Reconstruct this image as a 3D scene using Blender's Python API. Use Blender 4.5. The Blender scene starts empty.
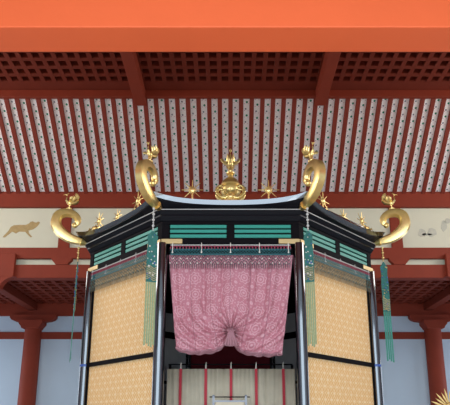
import bpy, bmesh, math, random
from mathutils import Vector, Matrix
random.seed(7)
PI = math.pi
sc = bpy.context.scene
COL = sc.collection

# ---------------------------------------------------------------- camera
F = 515.0; CX = 230.5; CY = 300.7; TH = math.radians(14.1); EYE = 1.6
cd = bpy.data.cameras.new('camera'); cam = bpy.data.objects.new('camera', cd); COL.objects.link(cam)
cd.sensor_width = 36; cd.lens = F/450*36
cd.shift_x = -(CX-225)/450; cd.shift_y = (CY-202.5)/450
cam.location = (0, 0, EYE); cam.rotation_euler = (PI/2+TH, 0, 0)
cd.clip_end = 200
sc.camera = cam
# ---------------------------------------------------------------- world, daylight and added fill lamps
w = bpy.data.worlds.new('world'); sc.world = w; w.use_nodes = True
w.node_tree.nodes['Background'].inputs[0].default_value = (0.72, 0.84, 1.0, 1)
w.node_tree.nodes['Background'].inputs[1].default_value = 1.0
def area(name, loc, rot, sx, sy, power, col):
    l = bpy.data.lights.new(name, 'AREA'); l.shape = 'RECTANGLE'; l.size = sx; l.size_y = sy; l.energy = power; l.color = col
    o = bpy.data.objects.new(name, l); COL.objects.link(o); o.location = loc; o.rotation_euler = rot; return o
area('front_daylight', (0, -3.2, 3.0), (math.radians(96), 0, 0), 10, 5.4, 690, (0.68, 0.84, 1.0))
area('low_bounce_fill', (0, -1.6, 0.15), (math.radians(140), 0, 0), 16, 4.5, 560, (1.0, 0.96, 0.90))  # unseen fill lamp added near the ground to lift the coving
for sx in (-1, 1):
    area('side_fill', (sx*12.85, 9.0, 8.4), (math.radians(90), 0, math.radians(90*sx)), 7.4, 3.0, 600, (1.0, 0.97, 0.95))  # added fill lamp high on each side, brightens coving, frieze and ceiling
    area('aisle_daylight', (sx*12.7, 16.9, 2.6), (math.radians(90), 0, math.radians(90*sx)), 3.6, 3.6, 178, (0.78, 0.88, 1.0))
sc.view_settings.view_transform = 'Standard'; sc.view_settings.look = 'None'
sc.view_settings.gamma = 1; sc.view_settings.use_curve_mapping = False
sc.view_settings.exposure = 0.0

# ---------------------------------------------------------------- helpers
def P(u, v, Y):
    """the point of the vertical plane at depth Y seen at photo pixel (u, v)"""
    a = (u-CX)/F; b = (CY-v)/F
    d = Vector((a, math.cos(TH)-b*math.sin(TH), math.sin(TH)+b*math.cos(TH)))
    return Vector((0, 0, EYE)) + d*(Y/d.y)
def zat(v, Y): return P(CX, v, Y).z

def mat(name, col, rough=.6, metal=0, coat=0, bump=0, bscale=20, noise=0, nscale=8, spec=.5):
    m = bpy.data.materials.new(name); m.use_nodes = True
    nt = m.node_tree; b = nt.nodes['Principled BSDF']
    b.inputs['Base Color'].default_value = (*col, 1); b.inputs['Roughness'].default_value = rough
    b.inputs['Metallic'].default_value = metal; b.inputs['Coat Weight'].default_value = coat
    b.inputs['Coat Roughness'].default_value = .05; b.inputs['Specular IOR Level'].default_value = spec
    tc = nt.nodes.new('ShaderNodeTexCoord')
    if noise:
        n = nt.nodes.new('ShaderNodeTexNoise'); n.inputs['Scale'].default_value = nscale; n.inputs['Detail'].default_value = 4
        nt.links.new(tc.outputs['Object'], n.inputs['Vector'])
        r = nt.nodes.new('ShaderNodeMixRGB'); r.inputs[1].default_value = (*[c*(1-noise) for c in col], 1)
        r.inputs[2].default_value = (*[min(1, c*(1+noise)) for c in col], 1)
        nt.links.new(n.outputs['Fac'], r.inputs[0]); nt.links.new(r.outputs[0], b.inputs['Base Color'])
    if bump:
        n = nt.nodes.new('ShaderNodeTexNoise'); n.inputs['Scale'].default_value = bscale
        nt.links.new(tc.outputs['Object'], n.inputs['Vector'])
        bp = nt.nodes.new('ShaderNodeBump'); bp.inputs['Strength'].default_value = bump; bp.inputs['Distance'].default_value = .02
        nt.links.new(n.outputs['Fac'], bp.inputs['Height']); nt.links.new(bp.outputs[0], b.inputs['Normal'])
    return m

class NG:
    """small helper for building node maths on the UV map"""
    def __init__(s, m):
        s.nt = m.node_tree; s.b = s.nt.nodes['Principled BSDF']
        uv = s.nt.nodes.new('ShaderNodeUVMap'); sx = s.nt.nodes.new('ShaderNodeSeparateXYZ')
        s.nt.links.new(uv.outputs[0], sx.inputs[0]); s.u = sx.outputs[0]; s.v = sx.outputs[1]
    def m(s, op, a, b=0.0, c=None):
        n = s.nt.nodes.new('ShaderNodeMath'); n.operation = op
        for i, x in enumerate([a, b] + ([c] if c is not None else [])):
            if isinstance(x, (int, float)): n.inputs[i].default_value = x
            else: s.nt.links.new(x, n.inputs[i])
        return n.outputs[0]
    def cell(s, x, p, off=0.0):
        """signed distance to the centre of repeating cells of length p"""
        q = s.m('ADD', s.m('DIVIDE', x, p), off)
        return s.m('MULTIPLY', s.m('SUBTRACT', s.m('FRACT', q), .5), p)
    def hyp(s, a, b): return s.m('SQRT', s.m('ADD', s.m('MULTIPLY', a, a), s.m('MULTIPLY', b, b)))
    def ring(s, d, r, w): return s.m('LESS_THAN', s.m('ABSOLUTE', s.m('SUBTRACT', d, r)), w)
    def disc(s, d, r): return s.m('LESS_THAN', d, r)
    def mix(s, f, a, b):
        n = s.nt.nodes.new('ShaderNodeMixRGB')
        for i, x in ((0, f), (1, a), (2, b)):
            if isinstance(x, tuple): n.inputs[i].default_value = (*x, 1)
            elif isinstance(x, (int, float)): n.inputs[i].default_value = x
            else: s.nt.links.new(x, n.inputs[i])
        return n.outputs[0]
    def out(s, c): s.nt.links.new(c, s.b.inputs['Base Color'])

RED = mat('shaded_vermilion_paint', (.245, .034, .014), .62, noise=.10, nscale=3, bump=.15, bscale=14, spec=.3)  # interior reds: the near beam's paint with indoor shade put into the colour
REDD = mat('shaded_vermilion_rib', (.20, .027, .013), .65, noise=.12, nscale=5, spec=.3)
CEIL = mat('shaded_vermilion_ceiling', (.165, .023, .010), .7, noise=.10, nscale=4, spec=.25)
ORANGE = mat('daylit_vermilion_paint', (.84, .145, .045), .55, noise=.05, nscale=1.5, bump=.12, bscale=9, spec=.3)  # same vermilion as the reds, daylight put into its lighter colour
PLASTER = mat('white_plaster', (.53, .66, .78), .85, noise=.03, nscale=2, spec=.2)
CREAM = mat('cream_frieze_plaster', (.70, .69, .54), .85, noise=.04, nscale=3, spec=.2)
BLACK = mat('black_lacquer', (.005, .005, .007), .10, coat=1, spec=1.0)
BLACKM = mat('matt_black_wood', (.006, .005, .006), .65, spec=.05)
BLACKC = mat('satin_black_lacquer', (.006, .006, .008), .30, spec=.12)
COLM = mat('mirror_black_lacquer', (.004, .004, .006), .10, coat=1, spec=1.0); COLM.node_tree.nodes['Principled BSDF'].inputs['IOR'].default_value = 1.6
EDGE = mat('polished_dark_edge', (.19, .205, .21), .12, metal=1)
GOLD = mat('gilt_metal', (.93, .66, .26), .34, metal=.9, noise=.18, nscale=14)
GOLDD = mat('old_gilt', (.66, .46, .17), .42, metal=.8, noise=.2, nscale=20)
DOTW = mat('dull_silver_bead', (.50, .48, .44), .4)
GOLDP = mat('pale_gilt_plate', (.58, .42, .19), .45, metal=.4)
SILVER = mat('silver_metal', (.75, .77, .80), .3, metal=.9)
GREEN = mat('green_lacquer', (.02, .26, .19), .5, noise=.1)
FLOOR = mat('stone_floor', (.62, .60, .56), .6, noise=.08, nscale=2)
GREY = mat('grey_lining', (.72, .72, .72), .8, noise=.1, nscale=5)
MAROON = mat('maroon_cloth', (.24, .008, .020), .8, noise=.2, nscale=6)
TEAL = mat('teal_silk', (.025, .14, .115), .7, noise=.6, nscale=28)
PALEG = mat('pale_green_silk', (.27, .33, .17), .7, noise=.15, nscale=30)
MIDG = mat('blue_green_silk', (.04, .24, .18), .7, noise=.15, nscale=30)
MAGENTA = mat('magenta_bead', (.26, .03, .06), .5, noise=.3, nscale=60)
NETG = mat('grey_net_cord', (.055, .055, .058), .6, noise=.3, nscale=40)
NETB = mat('gold_green_net_cord', (.08, .085, .06), .6, noise=.4, nscale=30)
NETT = mat('teal_net_cord', (.02, .13, .14), .6, noise=.3, nscale=50)
CREAMB = mat('cream_bead', (.75, .70, .60), .4)
BLUEB = mat('blue_bead', (.04, .10, .35), .4)
CLOTH = mat('beige_screen_cloth', (.68, .58, .42), .85, noise=.16, nscale=7)
RIB = mat('red_ribbon', (.55, .012, .03), .6)
PAINTG = mat('ochre_painting', (.46, .33, .14), .8, noise=.25, nscale=12)
PAINTC = mat('grey_green_painting', (.55, .55, .45), .85, noise=.15, nscale=10)
PEARL = mat('pearl_grey_lacquer', (.30, .31, .34), .3)

# painted white board of the coving: little flowers in two rows
BOARD = mat('painted_white_board', (.74, .73, .75), .8, spec=.2)
g = NG(BOARD)
oi = g.nt.nodes.new('ShaderNodeObjectInfo')
vv = g.m('ADD', g.v, g.m('MULTIPLY', oi.outputs['Random'], .35))
d1 = g.hyp(g.cell(vv, .36), g.m('SUBTRACT', g.u, .012))
d2 = g.hyp(g.cell(vv, .36, .5), g.m('ADD', g.u, .02))
d3 = g.hyp(g.cell(vv, .18, .25), g.m('SUBTRACT', g.m('ABSOLUTE', g.u), .05))
d4 = g.hyp(g.cell(vv, .12, .1), g.m('ADD', g.u, .045))
c = g.mix(g.disc(d4, .005), (.93, .90, .89), (.50, .52, .55))
c = g.mix(g.disc(d3, .010), c, (.50, .12, .16))
c = g.mix(g.disc(d2, .023), c, (.16, .17, .22))
c = g.mix(g.disc(d1, .030), c, (.02, .22, .13))
g.out(c)
# gold silk with a white interlocking pattern
GSILK = mat('gold_figured_silk', (.90, .55, .23), .75, spec=.25)
g = NG(GSILK)
p = .155
a1, b1 = g.cell(g.u, p), g.cell(g.v, p*1.25)
a2, b2 = g.cell(g.u, p, .5), g.cell(g.v, p*1.25, .5)
r1 = g.hyp(a1, g.m('MULTIPLY', b1, .8)); r2 = g.hyp(a2, g.m('MULTIPLY', b2, .8))
f = g.m('MAXIMUM', g.m('MAXIMUM', g.ring(r1, .075, .0055), g.ring(r2, .075, .0055)),
        g.m('MAXIMUM', g.disc(r1, .015), g.disc(r2, .015)))
f = g.m('MAXIMUM', f, g.m('MULTIPLY', g.ring(r1, .04, .006), .5))
g.out(g.mix(g.m('MULTIPLY', f, .75), (.76, .425, .145), (.90, .72, .45)))
# mauve brocade with medallions
MAUVE = mat('mauve_brocade', (.45, .17, .24), .6, spec=.35)
g = NG(MAUVE)
p = .26
a1, b1 = g.cell(g.u, p), g.cell(g.v, p); a2, b2 = g.cell(g.u, p, .5), g.cell(g.v, p, .5)
r1 = g.hyp(a1, b1); r2 = g.hyp(a2, b2)
petal = g.m('MULTIPLY', g.m('SINE', g.m('MULTIPLY', g.m('ARCTAN2', a1, b1), 8.0)), .010)
f = g.m('MAXIMUM', g.ring(g.m('ADD', r1, petal), .088, .009), g.ring(r1, .050, .009))
f = g.m('MAXIMUM', f, g.m('MAXIMUM', g.disc(r1, .02), g.disc(r2, .028)))
r3 = g.hyp(g.cell(g.u, p/4, .5), g.cell(g.v, p/4, .5))
f = g.m('MAXIMUM', f, g.m('MULTIPLY', g.disc(r3, .010), g.m('GREATER_THAN', r1, .1)))
nz = g.nt.nodes.new('ShaderNodeTexNoise'); nz.inputs['Scale'].default_value = 40
f = g.m('MULTIPLY', f, g.m('ADD', .2, g.m('MULTIPLY', nz.outputs['Fac'], .8)))
cc_ = g.mix(f, (.48, .185, .220), (.66, .39, .41))
seam_crease = g.m('LESS_THAN', g.m('ABSOLUTE', g.cell(g.u, .317, .5)), .0045)  # dark lines along the cloth seams, crease shade put into the colour
g.out(g.mix(g.m('MULTIPLY', seam_crease, .6), cc_, (.20, .07, .09)))

class MB:
    def __init__(s): s.v = []; s.f = []; s.uv = {}; s.sm = set()
    def add(s, vs, fs, smooth=False, uvs=None):
        o = len(s.v); s.v += [tuple(x) for x in vs]
        for i, f in enumerate(fs):
            k = len(s.f); s.f.append(tuple(o+j for j in f))
            if smooth: s.sm.add(k)
            if uvs: s.uv[k] = uvs[i]
    def box(s, x0, x1, y0, y1, z0, z1, M=None):
        vs = [Vector((x, y, z)) for x in (x0, x1) for y in (y0, y1) for z in (z0, z1)]
        if M: vs = [M @ v for v in vs]
        s.add(vs, [(0, 1, 3, 2), (4, 6, 7, 5), (0, 4, 5, 1), (2, 3, 7, 6), (0, 2, 6, 4), (1, 5, 7, 3)])
    def hexa(s, b, t):
        s.add(list(b)+list(t), [(3, 2, 1, 0), (4, 5, 6, 7)] + [(i, (i+1) % 4, 4+(i+1) % 4, 4+i) for i in range(4)])
    def seg(s, a, b, r, n=4, r2=None):
        s.tube([a, b], [r, r if r2 is None else r2], n)
    def tube(s, pts, rs, n=8, smooth=True, side=None, flat=1.0):
        """swept tube; flat scales the section along 'side'"""
        pts = [Vector(p) for p in pts]; N = len(pts); vs = []
        up = None
        for i, p in enumerate(pts):
            t = (pts[min(i+1, N-1)]-pts[max(i-1, 0)]).normalized()
            if side is not None: e1 = Vector(side).normalized(); e2 = t.cross(e1).normalized()
            else:
                if up is None: up = Vector((0, 0, 1)) if abs(t.z) < .9 else Vector((1, 0, 0))
                e1 = t.cross(up).normalized(); e2 = t.cross(e1).normalized()
            r = rs[i] if isinstance(rs, (list, tuple)) else rs
            for k in range(n):
                an = 2*PI*(k+.5)/n
                vs.append(p + e1*math.cos(an)*(flat if side is not None else r)*(1 if side is None else 1) + e2*math.sin(an)*r)
        fs = [(i*n+k, i*n+(k+1) % n, (i+1)*n+(k+1) % n, (i+1)*n+k) for i in range(N-1) for k in range(n)]
        fs += [tuple(range(n))[::-1], tuple((N-1)*n+k for k in range(n))]
        s.add(vs, fs, smooth and n > 5)
    def lathe(s, prof, c, n=24, M=None, smooth=True):
        vs = []
        for r, z in prof:
            for k in range(n):
                v = Vector((max(r, .0005)*math.cos(2*PI*k/n), max(r, .0005)*math.sin(2*PI*k/n), z))
                vs.append((M @ v if M else v) + Vector(c))
        N = len(prof)
        fs = [(i*n+k, i*n+(k+1) % n, (i+1)*n+(k+1) % n, (i+1)*n+k) for i in range(N-1) for k in range(n)]
        fs += [tuple(range(n))[::-1], tuple((N-1)*n+k for k in range(n))]
        s.add(vs, fs, smooth)
    def ball(s, c, rx, ry=None, rz=None, n=10, M=None):
        ry = rx if ry is None else ry; rz = rx if rz is None else rz
        S = Matrix.Diagonal((rx, ry, rz)); m = (M @ S) if M else S
        s.lathe([(math.sin(PI*i/(n//2+1)), -math.cos(PI*i/(n//2+1))) for i in range(n//2+2)], c, n, m)
    def prism(s, out, O, ex, ey, th):
        """outline (2D) in the plane O + x ex + y ey, extruded th along ex x ey"""
        ex, ey = Vector(ex), Vector(ey); nn = ex.cross(ey).normalized()*th; O = Vector(O)
        a = [O+ex*x+ey*y for x, y in out]; n = len(out)
        s.add(a+[q+nn for q in a], [tuple(range(n))[::-1], tuple(range(n, 2*n))] + [(i, (i+1) % n, n+(i+1) % n, n+i) for i in range(n)])
    def pieces(s):
        par = list(range(len(s.v)))
        def fd(x):
            while par[x] != x: par[x] = par[par[x]]; x = par[x]
            return x
        for f in s.f:
            for a in f[1:]: par[fd(a)] = fd(f[0])
        gr = {}
        for k, f in enumerate(s.f): gr.setdefault(fd(f[0]), []).append(k)
        out = []
        for ks in gr.values():
            m = MB(); ix = {}
            for k in ks:
                nf = []
                for a in s.f[k]:
                    if a not in ix: ix[a] = len(m.v); m.v.append(s.v[a])
                    nf.append(ix[a])
                if k in s.sm: m.sm.add(len(m.f))
                if k in s.uv: m.uv[len(m.f)] = s.uv[k]
                m.f.append(tuple(nf))
            out.append(m)
        return out
    def build(s, name, m, parent=None, bevel=0, loc=None):
        me = bpy.data.meshes.new(name); me.from_pydata(s.v, [], s.f)
        if s.uv:
            ul = me.uv_layers.new(name='UVMap')
            for k, pl in enumerate(me.polygons):
                if k in s.uv:
                    for j, li in enumerate(pl.loop_indices): ul.data[li].uv = s.uv[k][j]
        for k in s.sm: me.polygons[k].use_smooth = True
        bm = bmesh.new(); bm.from_mesh(me); bmesh.ops.recalc_face_normals(bm, faces=bm.faces); bm.to_mesh(me); bm.free()
        me.materials.append(m)
        if s.sm:
            try: me.set_sharp_from_angle(angle=math.radians(50))
            except Exception: pass
        if loc is not None: me.transform(Matrix.Translation(-Vector(loc)))
        o = bpy.data.objects.new(name, me); COL.objects.link(o)
        if loc is not None: o.location = loc
        if parent:
            o.parent = parent
            if loc is None: o.location = -Vector(parent.location)
            else: o.location = Vector(loc)-Vector(parent.location)
            if parent.parent: o.location -= Vector((0, 0, 0))
        if bevel:
            b = o.modifiers.new('bevel', 'BEVEL'); b.width = bevel; b.segments = 2; b.limit_method = 'ANGLE'
        return o

def tag(o, label, cat, group=None):
    o['label'] = label; o['category'] = cat
    if group: o['group'] = group
    return o
def thing(name, loc, label, cat, group=None):
    o = bpy.data.objects.new(name, None); COL.objects.link(o); o.location = loc; o.empty_display_size = .1
    return tag(o, label, cat, group)
def struct(o): o['kind'] = 'structure'; return o
def each(mb, name, m, parent, **k):
    return [q.build(name, m, parent, **k) for q in mb.pieces()]
def subeach(mb, name, m, part, **k):
    return [sub(q, name, m, part, **k) for q in mb.pieces()]
def sub(mb, name, m, part, **k):
    """a sub-part: its parent mesh was built with world vertices minus its thing's location"""
    o = mb.build(name, m, None, **k); o.parent = part
    o.location = (0, 0, 0); return o

# ---------------------------------------------------------------- levels of the hall
YB = 14.6     # inner row behind the throne
YR = 19.1     # rear wall
ZC = EYE+9.1; ZA = EYE+4.667
def lattice(mb, x0, x1, y0, y1, z, p, bw, dep):
    n = int(round((x1-x0)/p)); k = int(round((y1-y0)/p))
    for i in range(n+1): mb.box(x0+i*p-bw/2, x0+i*p+bw/2, y0, y1, z, z+dep)
    for j in range(k+1): mb.box(x0, x1, y0+j*p-bw/2, y0+j*p+bw/2, z+.004, z+dep)
    mb.box(x0-.3, x1+.3, y0-.1, y1+.1, z+dep, z+dep+.05)

m = MB(); m.box(-13, 13, -6, 19.4, -.2, 0); struct(m.build('floor', FLOOR))
# main coffered ceiling
m = MB(); p = .296
lattice(m, -28*p, 28*p, 12.05-23*p, 12.05, ZC, p, .115, .16)
m.box(-13, 13, 12.02, 12.40, ZC-.005, ZC+.22)
m.box(-13, -8.3, 4.8, 12, ZC, ZC+.2); m.box(8.3, 13, 4.8, 12, ZC, ZC+.2)
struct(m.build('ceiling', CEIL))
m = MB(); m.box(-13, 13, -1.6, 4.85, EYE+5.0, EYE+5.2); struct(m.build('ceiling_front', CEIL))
# aisle ceiling behind
m = MB(); lattice(m, -25*.36, 25*.36, YB+.25, YB+.25+12*.36, ZA, .36, .13, .13)
m.box(-13, -9, YB+.3, YR, ZA, ZA+.2); m.box(9, 13, YB+.3, YR, ZA, ZA+.2)
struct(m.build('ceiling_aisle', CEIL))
m = MB(); m.box(-13, 13, YR+.05, YR+.3, 0, ZA+.3); struct(m.build('wall_back', PLASTER))
m = MB(); m.box(-13.2, -13, -2.6, YR+.3, 0, ZC+.3); struct(m.build('wall_left', PLASTER))
m = MB(); m.box(13, 13.2, -2.6, YR+.3, 0, ZC+.3); struct(m.build('wall_right', PLASTER))
m = MB(); m.box(-13, 13, 4.85, 5.05, EYE+4.95, ZC+.2); struct(m.build('wall_front', CREAM))

# near orange beam
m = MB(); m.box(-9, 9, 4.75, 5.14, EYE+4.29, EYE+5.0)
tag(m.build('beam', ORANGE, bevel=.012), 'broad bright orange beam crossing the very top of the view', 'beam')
for sx in (-1, 1):
    t = thing('column', (sx*7.5, 4.95, 0), '%s near orange column under the bright orange beam' % ('left' if sx < 0 else 'right'), 'column')
    m = MB(); m.lathe([(.36, .15), (.36, 3.5), (.33, EYE+4.29)], (sx*7.5, 4.95, 0), 32); m.build('shaft', ORANGE, t)
    m = MB(); m.lathe([(.5, 0), (.5, .1), (.42, .15)], (sx*7.5, 4.95, 0), 32); m.build('stone_base', FLOOR, t)
# beams under the coffered ceiling
for sx in (-1, 1):
    m = MB(); m.box(sx*2.5-.155, sx*2.5+.155, 5.1, 12.62, EYE+8.78, ZC-.005)
    tag(m.build('ceiling_beam', RED, bevel=.01), '%s of the two red beams running under the latticed ceiling' % ('left' if sx < 0 else 'right'), 'beam')
# head beam of the coving
m = MB(); m.box(-10, 10, 12.36, 12.48, EYE+8.90, ZC+.1)
tag(m.build('cove_head_beam', RED, bevel=.008), 'narrow red beam along the top ends of the striped coving', 'beam')
# coving: ribs and painted boards
cv = thing('ceiling_coving', (0, 13.5, EYE+8), 'sloping coving of white flower-painted boards between dark red ribs', 'ceiling')
A = Vector((0, 12.46, EYE+9.02)); B = Vector((0, 14.68, EYE+7.04)); sl = (B-A); L = sl.length; sl.normalize()
nrm = Vector((0, sl.z, -sl.y)) # pointing down towards the viewer
if nrm.z > 0: nrm = -nrm
def slope(x0, x1, t0, t1, d0, d1, uv=False):
    m = MB(); vs = []
    for d in (d0, d1):
        for (x, t) in ((x0, t0), (x1, t0), (x1, t1), (x0, t1)):
            q = A+sl*t+nrm*d; vs.append((x, q.y, q.z))
    fs = [(3, 2, 1, 0), (4, 5, 6, 7)] + [(i, (i+1) % 4, 4+(i+1) % 4, 4+i) for i in range(4)]
    xm = (x0+x1)/2
    uvs = None
    if uv:
        U = [(x0-xm, t0), (x1-xm, t0), (x1-xm, t1), (x0-xm, t1)]*2
        uvs = [[U[j] for j in f] for f in fs]
    m.add(vs, fs, uvs=uvs); return m
pit = .297
for k in range(-28, 29):
    slope(k*pit-.062, k*pit+.062, 0, L, -.03, .055).build('rib', REDD, cv, bevel=.006)
    if k < 28: slope(k*pit+.06, (k+1)*pit-.06, 0, L-.03, -.03, .0, True).build('painted_board', BOARD, cv)
# back board so no light leaks
m = MB(); m.hexa([A+Vector((x, 0, 0))-nrm*.04+sl*t for x, t in ((-13, -.2), (13, -.2), (13, L+.2), (-13, L+.2))],
                 [A+Vector((x, 0, 0))-nrm*.12+sl*t for x, t in ((-13, -.2), (13, -.2), (13, L+.2), (-13, L+.2))])
m.build('backing', REDD, cv)
# inner back row: beams, frieze, struts
zb = [zat(v, YB) for v in (191, 207, 247.5, 258.3, 264.8, 278)]
m = MB(); m.box(-12.9, 12.9, YB-.02, YB+.3, zb[1], zb[0]+.12)
tag(m.build('cove_foot_beam', RED, bevel=.01), 'deep red beam between striped coving and the cream animal frieze', 'beam')
PX = 5.03
for x0, x1, nm in ((-12.9, -PX-.17, 'left'), (-PX+.17, PX-.17, 'mid'), (PX+.17, 12.9, 'right')):
    lab = {'left': 'cream frieze panel painted with a running ochre animal, left of the throne',
           'mid': 'long cream frieze panel behind the throne roof between two red struts',
           'right': 'cream frieze panel with faint grey-green plant painting, right of the throne'}[nm]
    m = MB(); m.box(x0, x1, YB+.10, YB+.18, zb[2], zb[1])
    fr = tag(m.build('frieze_panel', CREAM), lab, 'wall panel')
    O = P(0, 0, YB+.10)
    def pic(pts, mt, name, lb):
        mm = MB(); out = [P(u, v, YB+.10) for u, v in pts]
        mm.prism([(q.x, q.z) for q in out], (0, YB+.10, 0), (1, 0, 0), (0, 0, 1), .006)
        o = sub(mm, name, mt, fr); o['label'] = lb
    if nm == 'left':
        pts = [(18, 385), (42, 360), (52, 348), (62, 330), (80, 320), (110, 318), (150, 318), (168, 310), (178, 300), (190, 297), (200, 303), (212, 304), (222, 298), (232, 303),
               (226, 314), (216, 326), (205, 335), (190, 345), (165, 350), (168, 366), (186, 386), (178, 391), (160, 374), (146, 358), (110, 357), (92, 368), (82, 362), (70, 357), (52, 372), (28, 390), (16, 390)]
        pic([(u/5.786, 170+v/5.786) for u, v in pts], PAINTG, 'painted_animal', 'ochre running boar-like animal painted on the frieze')
    if nm == 'right':
        for cu, cvv, ru, rv in ((422, 233, 4, 4), (432, 232.5, 4.6, 4.4), (427, 234.5, 5, 1.2), (444, 226, 3.0, 5.5), (448, 221, 3.5, 2.6)):
            pic([(cu+ru*math.cos(a*PI/7)*(1+.14*math.sin(5*a*PI/7)), cvv+rv*math.sin(a*PI/7)*(1+.14*math.cos(3*a*PI/7))) for a in range(14)], PAINTC, 'painted_plant', 'faint grey-green leaf painted on the frieze')
for sx in (-1, 1):
    sd = 'left' if sx < 0 else 'right'
    t = thing('strut', (sx*PX, YB+.1, zb[4]), 'short red strut standing in the cream frieze behind the %s outer gold scroll' % sd, 'strut')
    m = MB(); m.box(sx*PX-.17, sx*PX+.17, YB+.02, YB+.2, zb[2], zb[1]); m.build('post', RED, t, bevel=.01)
    t = thing('bearing_block', (sx*PX, YB+.1, zb[4]), 'red bearing block between the two red tie beams below the %s strut' % sd, 'block')
    m = MB(); pr = [(-.30, zb[3]), (-.30, zb[3]-.05), (-.19, zb[4]+.03), (-.17, zb[4]), (.17, zb[4]), (.19, zb[4]+.03), (.30, zb[3]-.05), (.30, zb[3])]
    m.prism([(sx*PX+a, b) for a, b in pr], (0, YB+.22, 0), (1, 0, 0), (0, 0, 1), .26); m.build('block_body', RED, t)
m = MB(); m.box(-12.9, 12.9, YB, YB+.22, zb[3], zb[2]); tag(m.build('tie_beam', RED, bevel=.01), 'red horizontal beam directly under the cream animal frieze', 'beam')
m = MB(); m.box(-12.9, 12.9, YB+.12, YB+.2, zb[4], zb[3]); tag(m.build('plaster_strip', CREAM), 'narrow white plaster strip between the two red beams below the frieze', 'wall panel')
m = MB(); m.box(-12.9, 12.9, YB-.02, YB+.24, zb[5], zb[4]); tag(m.build('lower_tie_beam', RED, bevel=.012), 'broad red beam in front of the low latticed aisle ceiling', 'beam')
for sx in (-1, 1):
    sd = 'left' if sx < 0 else 'right'
    t = thing('column', (sx*7.5, YB+.1, 0), 'red inner column with bracket arms at the %s edge behind the throne' % sd, 'column')
    m = MB(); m.lathe([(.36, .15), (.36, 3), (.33, zb[5]-.3)], (sx*7.5, YB+.1, 0), 32); m.build('shaft', RED, t)
    m = MB(); m.lathe([(.5, 0), (.5, .1), (.42, .15)], (sx*7.5, YB+.1, 0), 32); m.build('stone_base', FLOOR, t)
    m = MB(); zt = zat(253.5, YB-.1); zm = zat(275, YB-.1)
    m.box(sx*7.5-1.12, sx*7.5+1.12, YB-.12, YB+.0, zm-.05, zt); m.build('bracket_arm', RED, t, bevel=.015)
    m = MB(); out = [(-1.2, zm-.05)]+[(-1.2+.75*math.sin(a*PI/12)*.6, zm-.05-.36*(1-math.cos(a*PI/12))) for a in range(1, 7)]
    out = out+[(-x, z) for x, z in out[::-1]]
    m.prism([(sx*7.5+x, z) for x, z in out], (0, YB+.1, 0), (1, 0, 0), (0, 0, 1), .22); m.build('bracket', RED, t)
    # depth beam of the aisle
    m = MB(); m.box(sx*7.5-.16, sx*7.5+.16, YB+.24, YR+.0, ZA-.26, ZA+.01)
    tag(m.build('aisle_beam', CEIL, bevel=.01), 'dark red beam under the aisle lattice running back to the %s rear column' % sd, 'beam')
# rear wall frame
zr = [zat(v, YR) for v in (304, 316, 332, 339)]
m = MB(); m.box(-12.9, 12.9, YR-.05, YR+.1, zr[1], zr[0]+.05); tag(m.build('rear_head_beam', RED, bevel=.01), 'red head beam resting on the rear columns under the low lattice', 'beam')
m = MB(); m.box(-12.9, 12.9, YR+.0, YR+.1, zr[3], zr[2]); tag(m.build('rear_rail', RED, bevel=.006), 'thin red rail across the blue-white rear wall', 'rail')
for sx in (-1, 1):
    sd = 'left' if sx < 0 else 'right'; X = sx*7.5+.09
    t = thing('column', (X, YR, 0), 'red round column with bracket capital against the rear wall, %s of the throne' % sd, 'column')
    m = MB(); m.lathe([(.31, .15), (.31, 2.5), (.30, zr[1]-.42)], (X, YR-.05, 0), 32); m.build('shaft', RED, t)
    m = MB(); m.lathe([(.45, 0), (.45, .1), (.4, .15)], (X, YR-.05, 0), 32); m.build('stone_base', FLOOR, t)
    z1 = zr[1]
    m = MB(); hw = .86
    out = [(-hw, z1), (-hw, z1-.10), (-hw+.06, z1-.18), (-hw+.2, z1-.24), (-.4, z1-.27), (.4, z1-.27), (hw-.2, z1-.24), (hw-.06, z1-.18), (hw, z1-.10), (hw, z1)]
    m.prism([(X+a, b) for a, b in out], (0, YR, 0), (1, 0, 0), (0, 0, 1), .24); m.build('bracket_arm', RED, t)
    m = MB(); out = [(-.44, z1-.22), (-.44, z1-.36), (-.34, z1-.48), (-.32, z1-.54), (.32, z1-.54), (.34, z1-.48), (.44, z1-.36), (.44, z1-.22)]
    m.prism([(X+a, b) for a, b in out], (0, YR+.1, 0), (1, 0, 0), (0, 0, 1), .52); m.build('bearing_block', RED, t, bevel=.01)

# ================================================================ the throne pavilion
C0 = Vector((0, 9.8, 0)); ZP = 1.15
V = [(-1.015, -2.54), (1.015, -2.54), (2.455, -1.11), (2.455, 1.11), (1.015, 2.54), (-1.015, 2.54), (-2.455, 1.11), (-2.455, -1.11)]
V = [Vector((x, y, 0)) for x, y in V]       # face i runs from V[i] to V[i+1]; 0 front, 1 front right, 7 front left
def ring(k, z): return [C0+v*k+Vector((0, 0, z)) for v in V]
def face(i):
    a, b = C0+V[i], C0+V[(i+1) % 8]; t = (b-a).normalized(); n = Vector((t.y, -t.x, 0)); return a, b, t, n
th = thing('throne_pavilion', (0, 9.8, 0), 'black lacquered octagonal canopied throne with gold scrolls, centre of the hall', 'throne')
m = MB()
def octo(mb, k, z0, z1):
    a = ring(k, z0); b = ring(k, z1)
    mb.add(a+b, [tuple(range(8))[::-1], tuple(range(8, 16))]+[(i, (i+1) % 8, 8+(i+1) % 8, 8+i) for i in range(8)])
octo(m, 1.25, 0, .5); octo(m, 1.18, .5, ZP-.1); octo(m, 1.22, ZP-.1, ZP); m.build('platform', BLACK, th)
ZF0, ZF1 = EYE+2.67, EYE+3.05      # frieze
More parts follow.
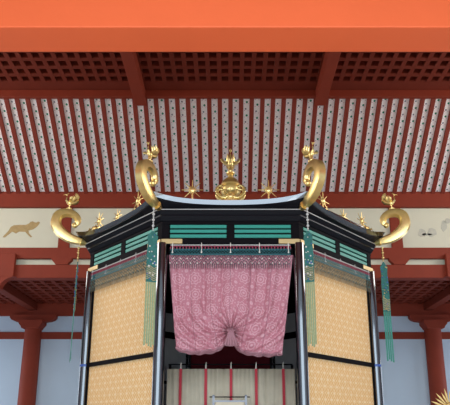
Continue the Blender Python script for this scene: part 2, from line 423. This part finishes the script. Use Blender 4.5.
for i in range(8):
    c = C0+V[i]
    m = MB(); m.lathe([(.082, ZP), (.082, ZF0+.03)], c, 32); cl = m.build('column', COLM, th)
    if i in (2, 7):
        m = MB(); m.lathe([(.083, EYE+1.03), (.0845, EYE+1.035), (.0845, EYE+1.065), (.083, EYE+1.07)], c, 20)
        s_ = sub(m, 'band', BLUEB, cl); s_['label'] = 'blue enamel band'
def fbox(mb, i, s0, s1, n0, n1, z0, z1):
    """box in a face's own frame: s along the side in metres from its middle, n outward"""
    a, b, t, n = face(i); mid = (a+b)/2
    q = lambda s, nn, z: mid+t*s+n*nn+Vector((0, 0, z))
    mb.hexa([q(s0, n0, z0), q(s1, n0, z0), q(s1, n1, z0), q(s0, n1, z0)], [q(s0, n0, z1), q(s1, n0, z1), q(s1, n1, z1), q(s0, n1, z1)])
sz = [(225, 228), (229.7, 232.7), (234.5, 237.7)]
for i in range(8):
    a, b, t, n = face(i); hl = (b-a).length/2
    m = MB()
    fbox(m, i, -hl, hl, -.09, .0, ZF0, ZF1)
    fbox(m, i, -hl-.018, hl+.018, -.09, .045, ZF0, ZF0+.105)
    fbox(m, i, -hl-.014, hl+.014, -.09, .035, ZF1-.05, ZF1)
    fbox(m, i, -.06, .06, -.05, .03, ZF0, ZF1)
    for s in (-1, 1): fbox(m, i, s*(hl-.04)-.053, s*(hl-.04)+.053, -.09, .03, ZF0, ZF1)
    fz = m.build('frieze_board', BLACKM, th)
    m = MB()
    for v0, v1 in sz:
        z1, z0 = zat(v0, 7.24), zat(v1, 7.24)
        fbox(m, i, -hl+.11, -.055, .0, .022, z0, z1); fbox(m, i, .055, hl-.11, .0, .022, z0, z1)
    for o in subeach(m, 'green_slat', GREEN, fz): o['label'] = 'green slat'
    m = MB()
    for s in (-1, 1):
        z1, z0 = zat(238.7, 7.2), zat(243.4, 7.2)
        x0, x1 = sorted((s*(hl+.015), s*(hl-.30))); fbox(m, i, x0, x1, .046, .062, z0, z1)
    for o in subeach(m, 'gilt_plate', GOLDP, fz, bevel=.006): o['label'] = 'gilt metal corner plate'
# fix for sub-parts: parts carry world vertices offset by the thing, see below
# cornice layers and roof
def crn(k0, k1, z0, z1, sag0=0, sag1=0, n=16, fl=0):
    """tilted band round the octagon; (k0, z0) lower edge, (k1, z1) upper edge"""
    lo, up = [], []
    for i in range(8):
        for j in range(n):
            u = j/n; p = V[i].lerp(V[(i+1) % 8], u); c = (2*u-1)**2
            cc = c*.6+.4*c*c; p = p*(1+fl*c**4)
            lo.append(C0+p*k0+Vector((0, 0, z0-sag0*(1-cc)))); up.append(C0+p*k1+Vector((0, 0, z1-sag1*(1-cc))))
    return lo, up
def bandf(mb, rings):
    n = len(rings[0]); vs = []; fs = []
    for r in rings: vs += r
    for a in range(len(rings)-1):
        fs += [(a*n+i, a*n+(i+1) % n, (a+1)*n+(i+1) % n, (a+1)*n+i) for i in range(n)]
    fs += [tuple(range(n))[::-1], tuple(range((len(rings)-1)*n, len(rings)*n))]
    mb.add(vs, fs)
H = lambda h: EYE+h
def rg(k, h, sag=0, fl=0): return crn(k, k, H(h), H(h), sag, sag, 16, fl)[0]
m = MB(); bandf(m, [rg(1.0, 3.03), rg(1.02, 3.05), rg(1.035, 3.11), rg(1.035, 3.14), rg(1.0, 3.14)]); m.build('cornice', BLACKC, th)
m = MB(); bandf(m, [rg(1.0, 3.13), rg(1.038, 3.135), rg(1.052, 3.19), rg(1.0, 3.20)]); m.build('cornice', BLACKC, th)
m = MB(); bandf(m, [rg(1.04, 3.19), rg(1.056, 3.19), rg(1.056, 3.20), rg(1.04, 3.20)]); o = m.build('cornice_line', DOTW, th); o['label'] = 'thin silver line along the cornice'
# roof
R = [rg(1.0, 3.20), rg(1.055, 3.23, .02, .004), rg(1.076, 3.295, .08, .010), rg(1.084, 3.335, .115, .016), rg(1.084, 3.41, .115, .022)]
for q in (.93, .85, .75, .65, .55, .45, .35, .25, .15, .06):
    h = 3.36+1.06*(1-q)**1.35; R.append(rg(1.085*q, h+.02*q, .11*q*q))
m = MB(); bandf(m, R); m.build('roof', BLACKC, th)
m = MB(); bandf(m, [rg(1.083, 3.343, .115, .016), rg(1.0865, 3.345, .115, .016), rg(1.0945, 3.411, .115, .022), rg(1.088, 3.417, .115, .022)]); o = m.build('eave_edge', COLM, th); o['label'] = 'polished curved edge strip of the roof'

# ---- phoenix
def phoenix_mb(O, fw, s, spread=.5):
    """O foot point, fw outward unit vector, s overall height"""
    m = MB(); fw = Vector(fw).normalized(); up = Vector((0, 0, 1)); sd = up.cross(fw)
    q = lambda f, l, z: O+(fw*f+sd*l+up*z)*s
    M3 = Matrix((fw, sd, up)).transposed()
    m.lathe([(.16*s, 0), (.17*s, .04*s), (.07*s, .08*s), (.09*s, .12*s), (.03*s, .14*s)], O, 12)
    for l in (-.06, .06): m.tube([q(0, l, .1), q(.02, l, .2), q(-.02, l, .32)], [.02*s, .022*s, .04*s], 6)
    m.ball(q(-.02, 0, .42), .20*s, .12*s, .15*s, 12, M3)                       # body
    m.tube([q(.08, 0, .45), q(.20, 0, .56), (q(.20, 0, .70)), q(.16, 0, .82), q(.20, 0, .90)], [.10*s, .075*s, .05*s, .042*s, .045*s], 8)
    m.ball(q(.21, 0, .91), .075*s, .055*s, .06*s, 10, M3)                      # head
    m.tube([q(.26, 0, .91), q(.36, 0, .88), q(.39, 0, .84)], [.03*s, .02*s, .004*s], 6)  # beak
    m.tube([q(.17, 0, .95), q(.12, 0, 1.03), q(.05, 0, 1.02)], [.02*s, .025*s, .004*s], 6)  # crest
    for k in range(3):                                                          # tail plumes
        l = (k-1)*.09
        m.tube([q(-.15, l*.4, .40), q(-.34, l*.8, .46), q(-.46, l, .62), q(-.48, l*1.2, .82), q(-.38, l*1.3, 1.0), q(-.26, l*1.3, 1.06)], [.07*s, .085*s, .085*s, .07*s, .045*s, .008*s], 6)
    for e in (-1, 1):                                                           # wings
        for k in range(6):
            a = .25+k*.17; ln = .62-.04*k
            r0 = q(.02-.04*k, e*.10, .48)
            tip = q(.04-.10*k, e*(.10+ln*spread*math.cos(a*.6)), .50+ln*math.sin(a)*.95)
            mid = (r0+tip)/2+sd*e*.08*s-up*.02*s
            m.tube([r0, mid, tip], [.04*s, .05*s, .006*s], 6)
    return m
# ---- gold scrolls on the corners
prof = [(-.12, .00, .045), (.0, .01, .06), (.10, .02, .08), (.22, .05, .092), (.33, .12, .098), (.41, .22, .098), (.43, .33, .095), (.395, .435, .090),
        (.31, .495, .082), (.20, .50, .075), (.115, .445, .066), (.095, .36, .058), (.14, .29, .030)]
def cat(ps, n=4):
    out = []
    for i in range(len(ps)-1):
        p0, p1, p2, p3 = [Vector(ps[max(0, min(len(ps)-1, k))]) for k in (i-1, i, i+1, i+2)]
        for j in range(n):
            t = j/n; out.append(.5*((2*p1)+(p2-p0)*t+(2*p0-5*p1+4*p2-p3)*t*t+(3*p1-p0-3*p2+p3)*t**3))
    out.append(Vector(ps[-1])); return out
prof = [(a*1.11 if a > 0 else a, b, c*.86) for a, b, c in prof]
pf = cat(prof, 4)
for i in range(8):
    d = V[i].normalized(); base = C0+V[i]*1.07+Vector((0, 0, H(3.235))); sd = Vector((0, 0, 1)).cross(d)
    m = MB(); pts = [base+d*a+Vector((0, 0, b)) for a, b, r in pf]
    # section: chamfered band with a raised rib
    sec = [(-1, -.55), (-.75, -1), (.75, -1), (1, -.55), (1, .55), (.5, .85), (.2, 1.12), (-.2, 1.12), (-.5, .85), (-1, .55)]
    vs = []; ns = len(sec)
    for k, pt in enumerate(pts):
        t = (pts[min(k+1, len(pts)-1)]-pts[max(k-1, 0)]).normalized(); e = sd.cross(t).normalized(); r = pf[k][2]
        for a, b in sec: vs.append(pt+sd*a*min(.068, r*.8)+e*(-b)*r)
    fs = [(k*ns+j, k*ns+(j+1) % ns, (k+1)*ns+(j+1) % ns, (k+1)*ns+j) for k in range(len(pts)-1) for j in range(ns)]
    fs += [tuple(range(ns))[::-1], tuple(range((len(pts)-1)*ns, len(pts)*ns))]
    m.add(vs, fs, True)
    m.ball(pts[-1], .05, n=12)
    m.tube([base-d*.1-Vector((0, 0, .02)), base+d*.03], [.03, .075], 10)
    sf = m.build('scroll_finial', GOLD, th); sf['label'] = 'gilt fern-shaped scroll curling up from the roof corner'
    top = base+d*.27+Vector((0, 0, .575))
    o = sub(phoenix_mb(top, d, .30, .5), 'phoenix', GOLD, sf); o['label'] = 'small gilt bird perched on the scroll'
# ---- crowning jewel and large phoenix
top = C0+Vector((0, 0, H(4.47)))
m = MB()
m.lathe([(.16, -.10), (.17, -.02), (.20, 0), (.24, .04), (.20, .10), (.10, .14), (.09, .20), (.17, .25), (.21, .32), (.20, .40), (.215, .41), (.215, .45), (.20, .46), (.17, .54), (.11, .60), (.05, .635), (.05, .68), (.08, .70), (.04, .74)], top, 32)
for e in (-1, 1):
    for rr, zz in ((.16, .06), (.14, .14)):
        m.tube(cat([top+Vector((e*(.05+a*1.0), -.14, zz+b)) for a, b in ((.0, .0), (.10, -.02), (.2, .05), (.24, .15), (.18, .24), (.09, .22), (.07, .14))], 3), [.045-.0015*k for k in range(19)], 8)
cf = m.build('crown_finial', GOLD, th); cf['label'] = 'large gilt jewel with curling leaves at the roof peak'
o = sub(phoenix_mb(top+Vector((0, 0, .72)), (0, -1, 0), .53, .5), 'phoenix', GOLD, cf); o['label'] = 'large gilt bird with raised wings'
# ---- small sunbursts along the eaves
def sunburst(c, t, n, r, stem, base=False, nr=8):
    m = MB(); up = Vector((0, 0, 1))
    M3 = Matrix((t, up, n)).transposed()
    m.lathe([(r*.26, -.012), (r*.30, 0), (r*.26, .012), (r*.12, .02)], c, 16, M3)
    for k in range(nr):
        a = 2*PI*k/nr; dd = t*math.cos(a)+up*math.sin(a)
        m.tube([c+dd*r*.22, c+dd*r*.8, c+dd*r*1.05], [.0075, .0065, .004], 5)
        a += PI/nr; dd = t*math.cos(a)+up*math.sin(a)
        m.tube([c+dd*r*.22, c+dd*r*.45], [.009, .003], 5)
    m.tube([c-up*r*.2, c-up*stem], [.012, .012], 6)
    if base:
        for e in (-1, 1):
            m.tube([c-up*(stem-.04), c+t*e*.05-up*(stem-.05), c+t*e*.12-up*(stem-.03), c+t*e*.15-up*(stem-.09)], [.03, .03, .022, .005], 6)
    return m
for i in (0, 1, 7):
    a, b, t, n = face(i); mid = (a+b)/2; hl = (b-a).length/2*1.08
    for s in (-.52, 0, .52):
        off = {0: .185, 1: .17, 7: .17}[i]
        zz = H(3.405)-.115*(1-(.6*s**2+.4*s**4))
        c = mid+t*s*hl+n*off+Vector((0, 0, zz+.175 if s else zz+.10))
        if (i == 7 and s < 0) or (i == 1 and s > 0):
            e = 1 if s > 0 else -1; m = MB(); up = Vector((0, 0, 1)); b0 = c-up*.15
            m.tube(cat([b0+t*e*.02, b0+t*e*.12+up*.05, b0+t*e*.22-up*.02, b0+t*e*.36-up*.03, b0+t*e*.50+up*.01, b0+t*e*.60+up*.05], 3), [.045-.0027*k for k in range(16)], 8)
            for k in range(3): m.tube([b0+t*e*(.06+.1*k), b0+t*e*(.10+.1*k)+up*.09, b0+t*e*(.16+.1*k)+up*.06], [.02, .018, .004], 6)
            o = m.build('cloud_ornament', GOLD, th); o['label'] = 'gilt trailing cloud at the outer end of the eave'
        o = sunburst(c, t, n,   .155 if s else .13, .19 if s else .12, base=(s == 0 or i != 0)).build('sunburst_finial', GOLD, th); o['label'] = 'small gilt sunburst on the eave'

# ---- cloth panels, rails
def quadwall(mb, i, s0, s1, z0, z1, nn, th_=.012):
    a, b, t, n = face(i); mid = (a+b)/2
    q = lambda s, z, d: mid+t*s+n*d+Vector((0, 0, z))
    vs = [q(s0, z0, nn), q(s1, z0, nn), q(s1, z1, nn), q(s0, z1, nn)]; vs += [v-n*th_ for v in vs]
    fs = [(0, 1, 2, 3), (7, 6, 5, 4)]+[(k, (k+1) % 4, 4+(k+1) % 4, 4+k) for k in range(4)]
    U = [(s0, z0), (s1, z0), (s1, z1), (s0, z1)]*2
    mb.add(vs, fs, uvs=[[U[j] for j in f] for f in fs])
zr0, zr1 = EYE+1.02, EYE+1.085
for i in range(1, 8):
    if i == 4: continue
    a, b, t, n = face(i); hl = (b-a).length/2
    front = i in (1, 7, 2, 6)
    m = MB(); quadwall(m, i, -hl+.07, hl-.07, zr1-.01, ZF0+.02, -.02); o = m.build('cloth_panel', GSILK, th)
    m = MB(); quadwall(m, i, -hl+.07, hl-.07, ZP, zr0+.01, -.02); m.build('cloth_panel', GSILK, th)
    m = MB(); fbox(m, i, -hl+.04, hl-.04, -.045, .02, zr0, zr1); fbox(m, i, -hl+.07, -hl+.115, -.045, .0, ZP, ZF0); fbox(m, i, hl-.115, hl-.07, -.045, .0, ZP, ZF0)
    each(m, 'panel_frame', BLACKM, th)
    m = MB(); quadwall(m, i, -hl+.07, hl-.07, ZP, ZF0, -.033); m.build('lining', GREY, th)
    m = MB(); fbox(m, i, -hl+.04, hl-.04, -.07, -.046, zr0, zr1); fbox(m, i, -hl+.04, hl-.04, -.07, -.046, ZF0-.6, ZF0-.45); each(m, 'inner_rail', BLACKM, th)
m = MB(); fbox(m, 4, -.96, .96, -.02, .0, ZP, ZF0); o = m.build('back_curtain', MAROON, th)

# ================================================================ valances
def net(mb, i, s0, s1, z0, z1, nn, pitch, rows, r):
    a, b, t, n = face(i); mid = (a+b)/2
    q = lambda s, z: mid+t*s+n*nn+Vector((0, 0, z))
    N = int(round((s1-s0)/pitch)); pw = (s1-s0)/N; dz = (z1-z0)/rows
    for j in range(rows):
        for k in range(N):
            x = s0+k*pw; za, zb_ = z1-j*dz, z1-(j+1)*dz
            mb.seg(q(x, za), q(x+pw/2, zb_), r, 4); mb.seg(q(x+pw, za), q(x+pw/2, zb_), r, 4)
    return q, N, pw
for i, lab in ((0, 'front valance of magenta beads and grey net above the mauve curtain'),
               (7, 'bead and net valance above the left gold cloth panel'), (1, 'bead and net valance above the right gold cloth panel')):
    a, b, t, n = face(i); mid = (a+b)/2; hl = (b-a).length/2-.13; nn = .07 if i == 0 else .065
    tv = thing('bead_valance', mid+Vector((0, 0, H(2.66))), lab, 'valance')
    q = lambda s, z, d=0: mid+t*s+n*(nn+d)+Vector((0, 0, z))
    m = MB(); m.tube([q(-hl, H(2.655)), q(hl, H(2.655))], .008, 8); m.build('rod', DOTW, tv)
    for k in range(5):
        s = (-1+.5*k)*(hl-.03)
        m = MB(); m.tube([q(s, H(2.69)), q(s, H(2.64)), q(s, H(2.53))], [.005, .006, .007], 6)
        m.ball(q(s, H(2.655), .008), .011, n=8); m.ball(q(s, H(2.54), .006), .014, n=8); m.build('hook', DOTW if i else CREAMB, tv)
    m = MB()
    N = int(2*hl/.046)
    for k in range(N+1):
        s = -hl+2*hl*k/N; m.ball(q(s, H(2.612)), .0125, .0125, .022, 6)
    m.tube([q(-hl, H(2.635)), q(hl, H(2.635))], .006, 6)
    m.build('magenta_beads', MAGENTA, tv)
    m = MB(); net(m, i, -hl, hl, H(2.50), H(2.59), nn, .045, 2, .0055)
    m.tube([q(-hl, H(2.505)), q(hl, H(2.505))], .008, 6); m.tube([q(-hl, H(2.59)), q(hl, H(2.59))], .006, 6); m.build('teal_net', NETT, tv)
    zl = H(2.30)
    m = MB(); net(m, i, -hl, hl, zl+.05, H(2.50), nn+.012, .065, 3, .0052)
    for k in range(int(2*hl/.0325)+1): m.seg(q(-hl+.0325*k, zl+.062, .012), q(-hl+.0325*k, zl-.012, .012), .0065, 5, .004)
    m.build('fringe_net', NETG if i == 0 else NETB, tv)
    m = MB()
    for k in range(int(2*hl/.1)+1):
        for j in range(2): m.ball(q(-hl+.1*k+.05*j, zl+.07+.07*j, .02), .011, n=6)
    each(m, 'bead', CREAMB if i == 0 else NETT, tv)

# ================================================================ mauve curtain
YCUR = 7.285
tc = thing('curtain', (0, YCUR, H(2.5)), 'mauve medallion brocade curtain gathered into a knot at its centre', 'curtain')
def lerp(a, b, t): return a+(b-a)*t
def interp(x, xs, ys):
    for k in range(len(xs)-1):
        if x <= xs[k+1]:
            t = (x-xs[k])/(xs[k+1]-xs[k]); t = t*t*(3-2*t) if False else t; return lerp(ys[k], ys[k+1], t)
    return ys[-1]
ax = [0, .05, .12, .2, .3, .38, .44, .48, .52, .56, .62, .70, .80, .90, 1]
ay = [349, 351.5, 352.5, 353, 351, 347, 341, 335, 335, 341, 347.5, 352, 354.5, 355.5, 355]
NA, NB = 220, 110
top_z = H(2.515)
def ss(x, a, b):
    t = max(0, min(1, (x-a)/(b-a))); return t*t*(3-2*t)
def curt(a, b, back=0):
    u0 = lerp(168.5, 293, a); u1 = lerp(176, 282, a)
    yb = interp(a, ax, ay)
    v = lerp(255, yb, b)
    u = lerp(u0, u1, b)
    # pull towards the knot
    ku, kv = 230.8, 331
    dx, dy = u-ku, v-kv
    pull = ss(b, .55, 1)*math.exp(-(dx/26)**2)
    u -= dx*pull*.55
    dx = u-ku
    r = math.hypot(dx, dy*1.0)+.01
    ang = math.atan2(dy, abs(dx)+.01)
    near = math.exp(-(r/26)**2)
    crease = lambda x, k=6: 1-2*abs(math.cos(x/2))**k
    f1 = (.022*math.sin(a*2*PI*6+1.1*math.sin(b*3))+.012*crease(a*2*PI*11+1.5*b+math.sin(a*17)))*(1-near)*(1-.7*ss(b, .45, 1))
    f2 = .034*near*crease(ang*15+(1 if dx > 0 else 0), 4)*min(1, r/5)
    sw = ss(b, .30, .85)*(1-near)*ss(abs(dx), 0, 10)
    q = math.hypot(dx/1.15, (dy+30))
    f3 = .030*sw*crease(q*.50+.8*math.sin(a*7), 5) + .016*sw*crease(q*1.05+ang*2, 5)
    belly = .16*ss(b, .3, .9)*math.sin(PI*min(1, abs(dx)/62))*(1-near) - .05*near
    p = P(u, v, YCUR)
    p.y = YCUR-(f1+f2+f3)-belly*.6+back
    p.z = p.z
    return p
m = MB(); vs = []; uvl = []
for j in range(NB+1):
    for i in range(NA+1):
        a, b = i/NA, j/NB; vs.append(curt(a, b)); uvl.append((a*1.9, 1.55*(1-b)+.03*math.sin(a*20)*b))
fs = [(j*(NA+1)+i, j*(NA+1)+i+1, (j+1)*(NA+1)+i+1, (j+1)*(NA+1)+i) for j in range(NB) for i in range(NA)]
m.add(vs, fs, True, uvs=[[uvl[k] for k in f] for f in fs])
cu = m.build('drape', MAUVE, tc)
sd_ = cu.modifiers.new('thickness', 'SOLIDIFY'); sd_.thickness = .008; sd_.offset = 1
# turned hem folds at the bottom of both lobes
for e, rng in ((-1, (0, .46)), (1, (.54, 1))):
    m = MB()
    for k, (dz, dy, rr) in enumerate(((.0, .0, .016), (-.020, .02, .014), (-.038, .045, .013))):
        pts = []
        for j in range(41):
            a = lerp(rng[0], rng[1], j/40)
            fade = math.sin(PI*min(1, max(0, (j/40 if e > 0 else 1-j/40)*1.05)))*.7+.3*(j/40 if e > 0 else 1-j/40)
            p = curt(a, .995); pts.append(p+Vector((0, dy, dz*fade+.006*math.sin(j*.9+k))))
        m.tube(pts, rr, 8)
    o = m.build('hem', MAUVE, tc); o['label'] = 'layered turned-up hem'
m = MB(); kp = P(230.8, 331.5, YCUR-.06)
for k in range(9):
    a = (k-4)/4
    m.tube([kp+Vector((a*.012, -.01, .02)), kp+Vector((a*.03, -.03, -.03)), kp+Vector((a*.062, -.02+.012*(k % 2), -.13)), kp+Vector((a*.085, -.01+.02*(k % 2), -.215+.012*abs(a)))], [.014, .018, .019, .013], 8)
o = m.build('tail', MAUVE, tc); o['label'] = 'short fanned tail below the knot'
m = MB()
for k in range(14):
    a = math.radians(-10+200*k/13)
    c = Vector((math.cos(a), 0, math.sin(a)*.75)); L_ = .055+.02*(k % 3)
    m.tube([kp+c*.015+Vector((0, -.015, 0)), kp+c*L_*.5+Vector((0, -.03, 0)), kp+c*L_+Vector((0, .04, 0))], [.010, .012, .007], 8)
m.ball(kp+Vector((0, -.03, .0)), .024, .024, .018, 10)
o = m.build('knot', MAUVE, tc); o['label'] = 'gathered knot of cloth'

# ================================================================ hanging banners
def banner(X, Y, ztop, zb0, zb1, zend, ang, wd, body, strip, label, n=5):
    t = thing('hanging_banner', (X, Y, zend), label, 'tassel', 'banners hanging from the roof scrolls')
    d = Vector((math.cos(ang), math.sin(ang), 0)); o_ = Vector((X, Y, 0)); nn = Vector((-d.y, d.x, 0))
    q = lambda s, z, e=0: o_+d*s+nn*e+Vector((0, 0, z))
    m = MB(); m.tube([q(0, ztop), q(0, zb0)], .006, 6)
    z = ztop-.02; k = 0
    while z > zb0+.02: m.ball(q(0, z), (.022, .014)[k % 2], n=8); z -= .045; k += 1
    m.build('bead_cord', DOTW if wd > .13 else GOLD, t)
    m = MB(); h = zb0-zb1
    out = [(-.08, 0), (-.3, -.06), (-.5, -.10), (-.42, -.25), (-.5, -.45), (-.5, -1), (.5, -1), (.5, -.45), (.42, -.25), (.5, -.10), (.3, -.06), (.08, 0)]
    m.prism([(a*wd, b*h) for a, b in out], q(0, zb0, .006), d, (0, 0, 1), .012); bd = m.build('openwork_body', body, t)
    rnd = random.Random(int(X*100))
    m = MB(); m2 = MB()
    for k in range(26):
        s = rnd.uniform(-.42, .42)*wd; zz = zb0-h*rnd.uniform(.05, .97)
        (m if k % 3 else m2).ball(q(s, zz, -.012), rnd.uniform(.007, .015), n=6); (m if k % 2 else m2).ball(q(s, zz, .012), .008, n=6)
    subeach(m, 'cream_bead', CREAMB if wd > .13 else GOLDD, bd); subeach(m2, 'blue_bead', BLUEB, bd)
    m = MB()
    for k in range(7):
        zz = zb1+.04+.03*k
        m.tube([q(-wd*.46, zz, -.012), q(-wd*.2, zz+.02, -.014), q(wd*.2, zz-.02, -.014), q(wd*.46, zz, -.012)], .006, 5)
    subeach(m, 'gilt_thread', GOLDP, bd)
    for k in range(n):
        s = (k-(n-1)/2)*wd/n*1.02; m = MB(); ww = wd/n*.40; e0 = .006*math.sin(k*2.1); zz = zend+.025*math.sin(k*1.7)
        pts = [(zb1+.01, 0), (zb1*.6+zz*.4, e0), (zz, -e0*1.5)]
        for (za, ea), (zc, ec) in zip(pts[:-1], pts[1:]):
            m.hexa([q(s-ww, zc, ec), q(s+ww, zc, ec), q(s+ww, zc, ec+.004), q(s-ww, zc, ec+.004)], [q(s-ww, za, ea), q(s+ww, za, ea), q(s+ww, za, ea+.004), q(s-ww, za, ea+.004)])
        m.build('ribbon', strip, t)
    return t
cr = lambda i: C0+V[i]*1.085
for i, lab, ang, wd, st in ((0, 'beaded banner with pale green ribbons, left of the mauve curtain', .35, .155, PALEG),
                            (1, 'beaded banner with green ribbons, right of the mauve curtain', -.5, .135, PALEG)):
    c = cr(i)-Vector((0, 0, 0)); Y = c.y+.02
    banner(c.x*1.03, Y, H(3.20), zat(231, Y), zat(282, Y), zat(345.5, Y), ang, wd, TEAL, st, lab)
for i, lab, ang, wd in ((7, 'narrow teal banner hanging edge-on from the far left scroll', math.atan2(8.6, -2.7)+.10, .11), (2, 'teal banner hanging from the far right scroll, right of the throne', -.1, .125)):
    c = cr(i); Y = c.y
    banner(c.x*1.006, Y, zat(247, Y), zat(262, Y), zat(312, Y), zat(361, Y), ang, wd, TEAL, MIDG, lab, 4)

# ================================================================ inside the throne
YS = 8.5
a_, b_ = P(167.3, 369, YS), P(295, 369, YS)
t = thing('curtain_screen', ((a_.x+b_.x)/2, YS, ZP), 'beige cloth screen with red ribbons standing inside the throne', 'screen')
m = MB(); N = 90; vs = []
for j in range(2):
    for i in range(N+1):
        x = lerp(a_.x, b_.x, i/N); vs.append((x, YS+.018*math.sin(i*.83)*(.5+.5*math.sin(i*.21))+.008*math.sin(i*2.1), (a_.z, ZP+.05)[j]))
m.add(vs, [(i, i+1, N+1+i+1, N+1+i) for i in range(N)], True); o = m.build('cloth', CLOTH, t)
q_ = o.modifiers.new('thickness', 'SOLIDIFY'); q_.thickness = .006
zrod = zat(364.5, YS)
m = MB(); m.tube([(P(168.5, 364.5, YS).x, YS, zrod), (P(292.5, 364.5, YS).x, YS, zrod)], .011, 10); m.build('rod', BLACKM, t)
for px in (181, 206, 231, 256, 283):
    x = P(px, 369, YS).x
    m = MB(); m.box(x-.022, x+.022, YS-.045, YS-.035, ZP+.05, a_.z); m.build('ribbon', RIB, t)
    m = MB(); m.tube([(x, YS-.03, a_.z-.02), (x, YS-.025, zrod), (x+.004, YS-.01, zrod+.035)], [.014, .012, .008], 8); m.build('hook', CREAMB, t)
for x in (a_.x+.04, b_.x-.04):
    m = MB(); m.box(x-.02, x+.02, YS+.04, YS+.08, ZP, zrod); m.box(x-.05, x+.05, YS-.12, YS+.2, ZP, ZP+.05); m.build('post', BLACKM, t)
YK = 7.9
t = thing('small_frame', (P(230, 400, YK).x, YK, ZP), 'small pearl-grey frame with dark top bar before the beige screen', 'frame')
xl, xr, zt = P(213.5, 400, YK).x, P(246, 400, YK).x, zat(397, YK)
m = MB(); m.tube([(xl-.06, YK, zt), (xr+.06, YK, zt)], .009, 8); m.build('top_bar', BLACKM, t)
for x in (xl, xr):
    m = MB(); m.box(x-.016, x+.016, YK-.016, YK+.016, ZP, zt+.01); m.ball((x, YK, zt+.012), .022, n=10); m.build('post', PEARL, t)
m = MB(); m.box(xl+.03, xr-.03, YK-.008, YK+.008, ZP+.3, zt-.06); m.build('panel', CLOTH, t, bevel=.004)
m = MB()
m.box(xl+.01, xr-.01, YK-.014, YK+.014, zt-.075, zt-.05); m.box(xl+.01, xr-.01, YK-.014, YK+.014, ZP+.3, ZP+.33); each(m, 'rail', PEARL, t)

# ================================================================ gold rayed ornament on a pole (lower right)
YG = 7.6; c = P(451, 409, YG)
t = thing('rayed_standard', (c.x, YG, 0), 'gilt leaf-rayed sun standard on a pole at lower right corner', 'standard')
m = MB(); m.lathe([(.22, 0), (.22, .06), (.08, .12), (.03, .2), (.025, c.z)], (c.x, YG, 0), 20); m.build('pole', BLACK, t)
m = MB(); m.lathe([(.09, -.03), (.10, 0), (.09, .03), (.03, .05)], c, 24, Matrix(((1, 0, 0), (0, 0, -1), (0, 1, 0)))); m.build('disc', GOLD, t)
m = MB(); N = 26
for k in range(N):
    a = 2*PI*k/N+.1; d = Vector((math.cos(a), 0, math.sin(a))); e = Vector((-d.z, 0, d.x)); L_ = .30 if k % 2 else .26
    w0 = .006; w1 = .0135
    out = [(-w0, .07), (-w1, L_*.72), (0, L_), (w1, L_*.72), (w0, .07)]
    m.prism(out, c+Vector((0, -.006+.012*(k % 2), 0)), e, d, .01)
m.build('rays', GOLDD, t)

# sub-parts share their part's own frame (world vertices), so nothing else to place

names = {}
for o in COL.objects:
    if 'label' in o and 'category' in o and o.parent is None: names.setdefault(o.name.split('.')[0], []).append(o)
texts = {'column': 'round red columns of the hall', 'ceiling_beam': 'beams under the latticed ceiling', 'strut': 'struts in the frieze', 'bearing_block': 'bearing blocks under the struts',
         'aisle_beam': 'beams under the aisle lattice', 'frieze_panel': 'cream frieze panels', 'bead_valance': 'bead valances on the throne', 'scroll_finial': 'scrolls'}
for k, os_ in names.items():
    if len(os_) > 1 and k in texts:
        for o in os_: o['group'] = texts[k]
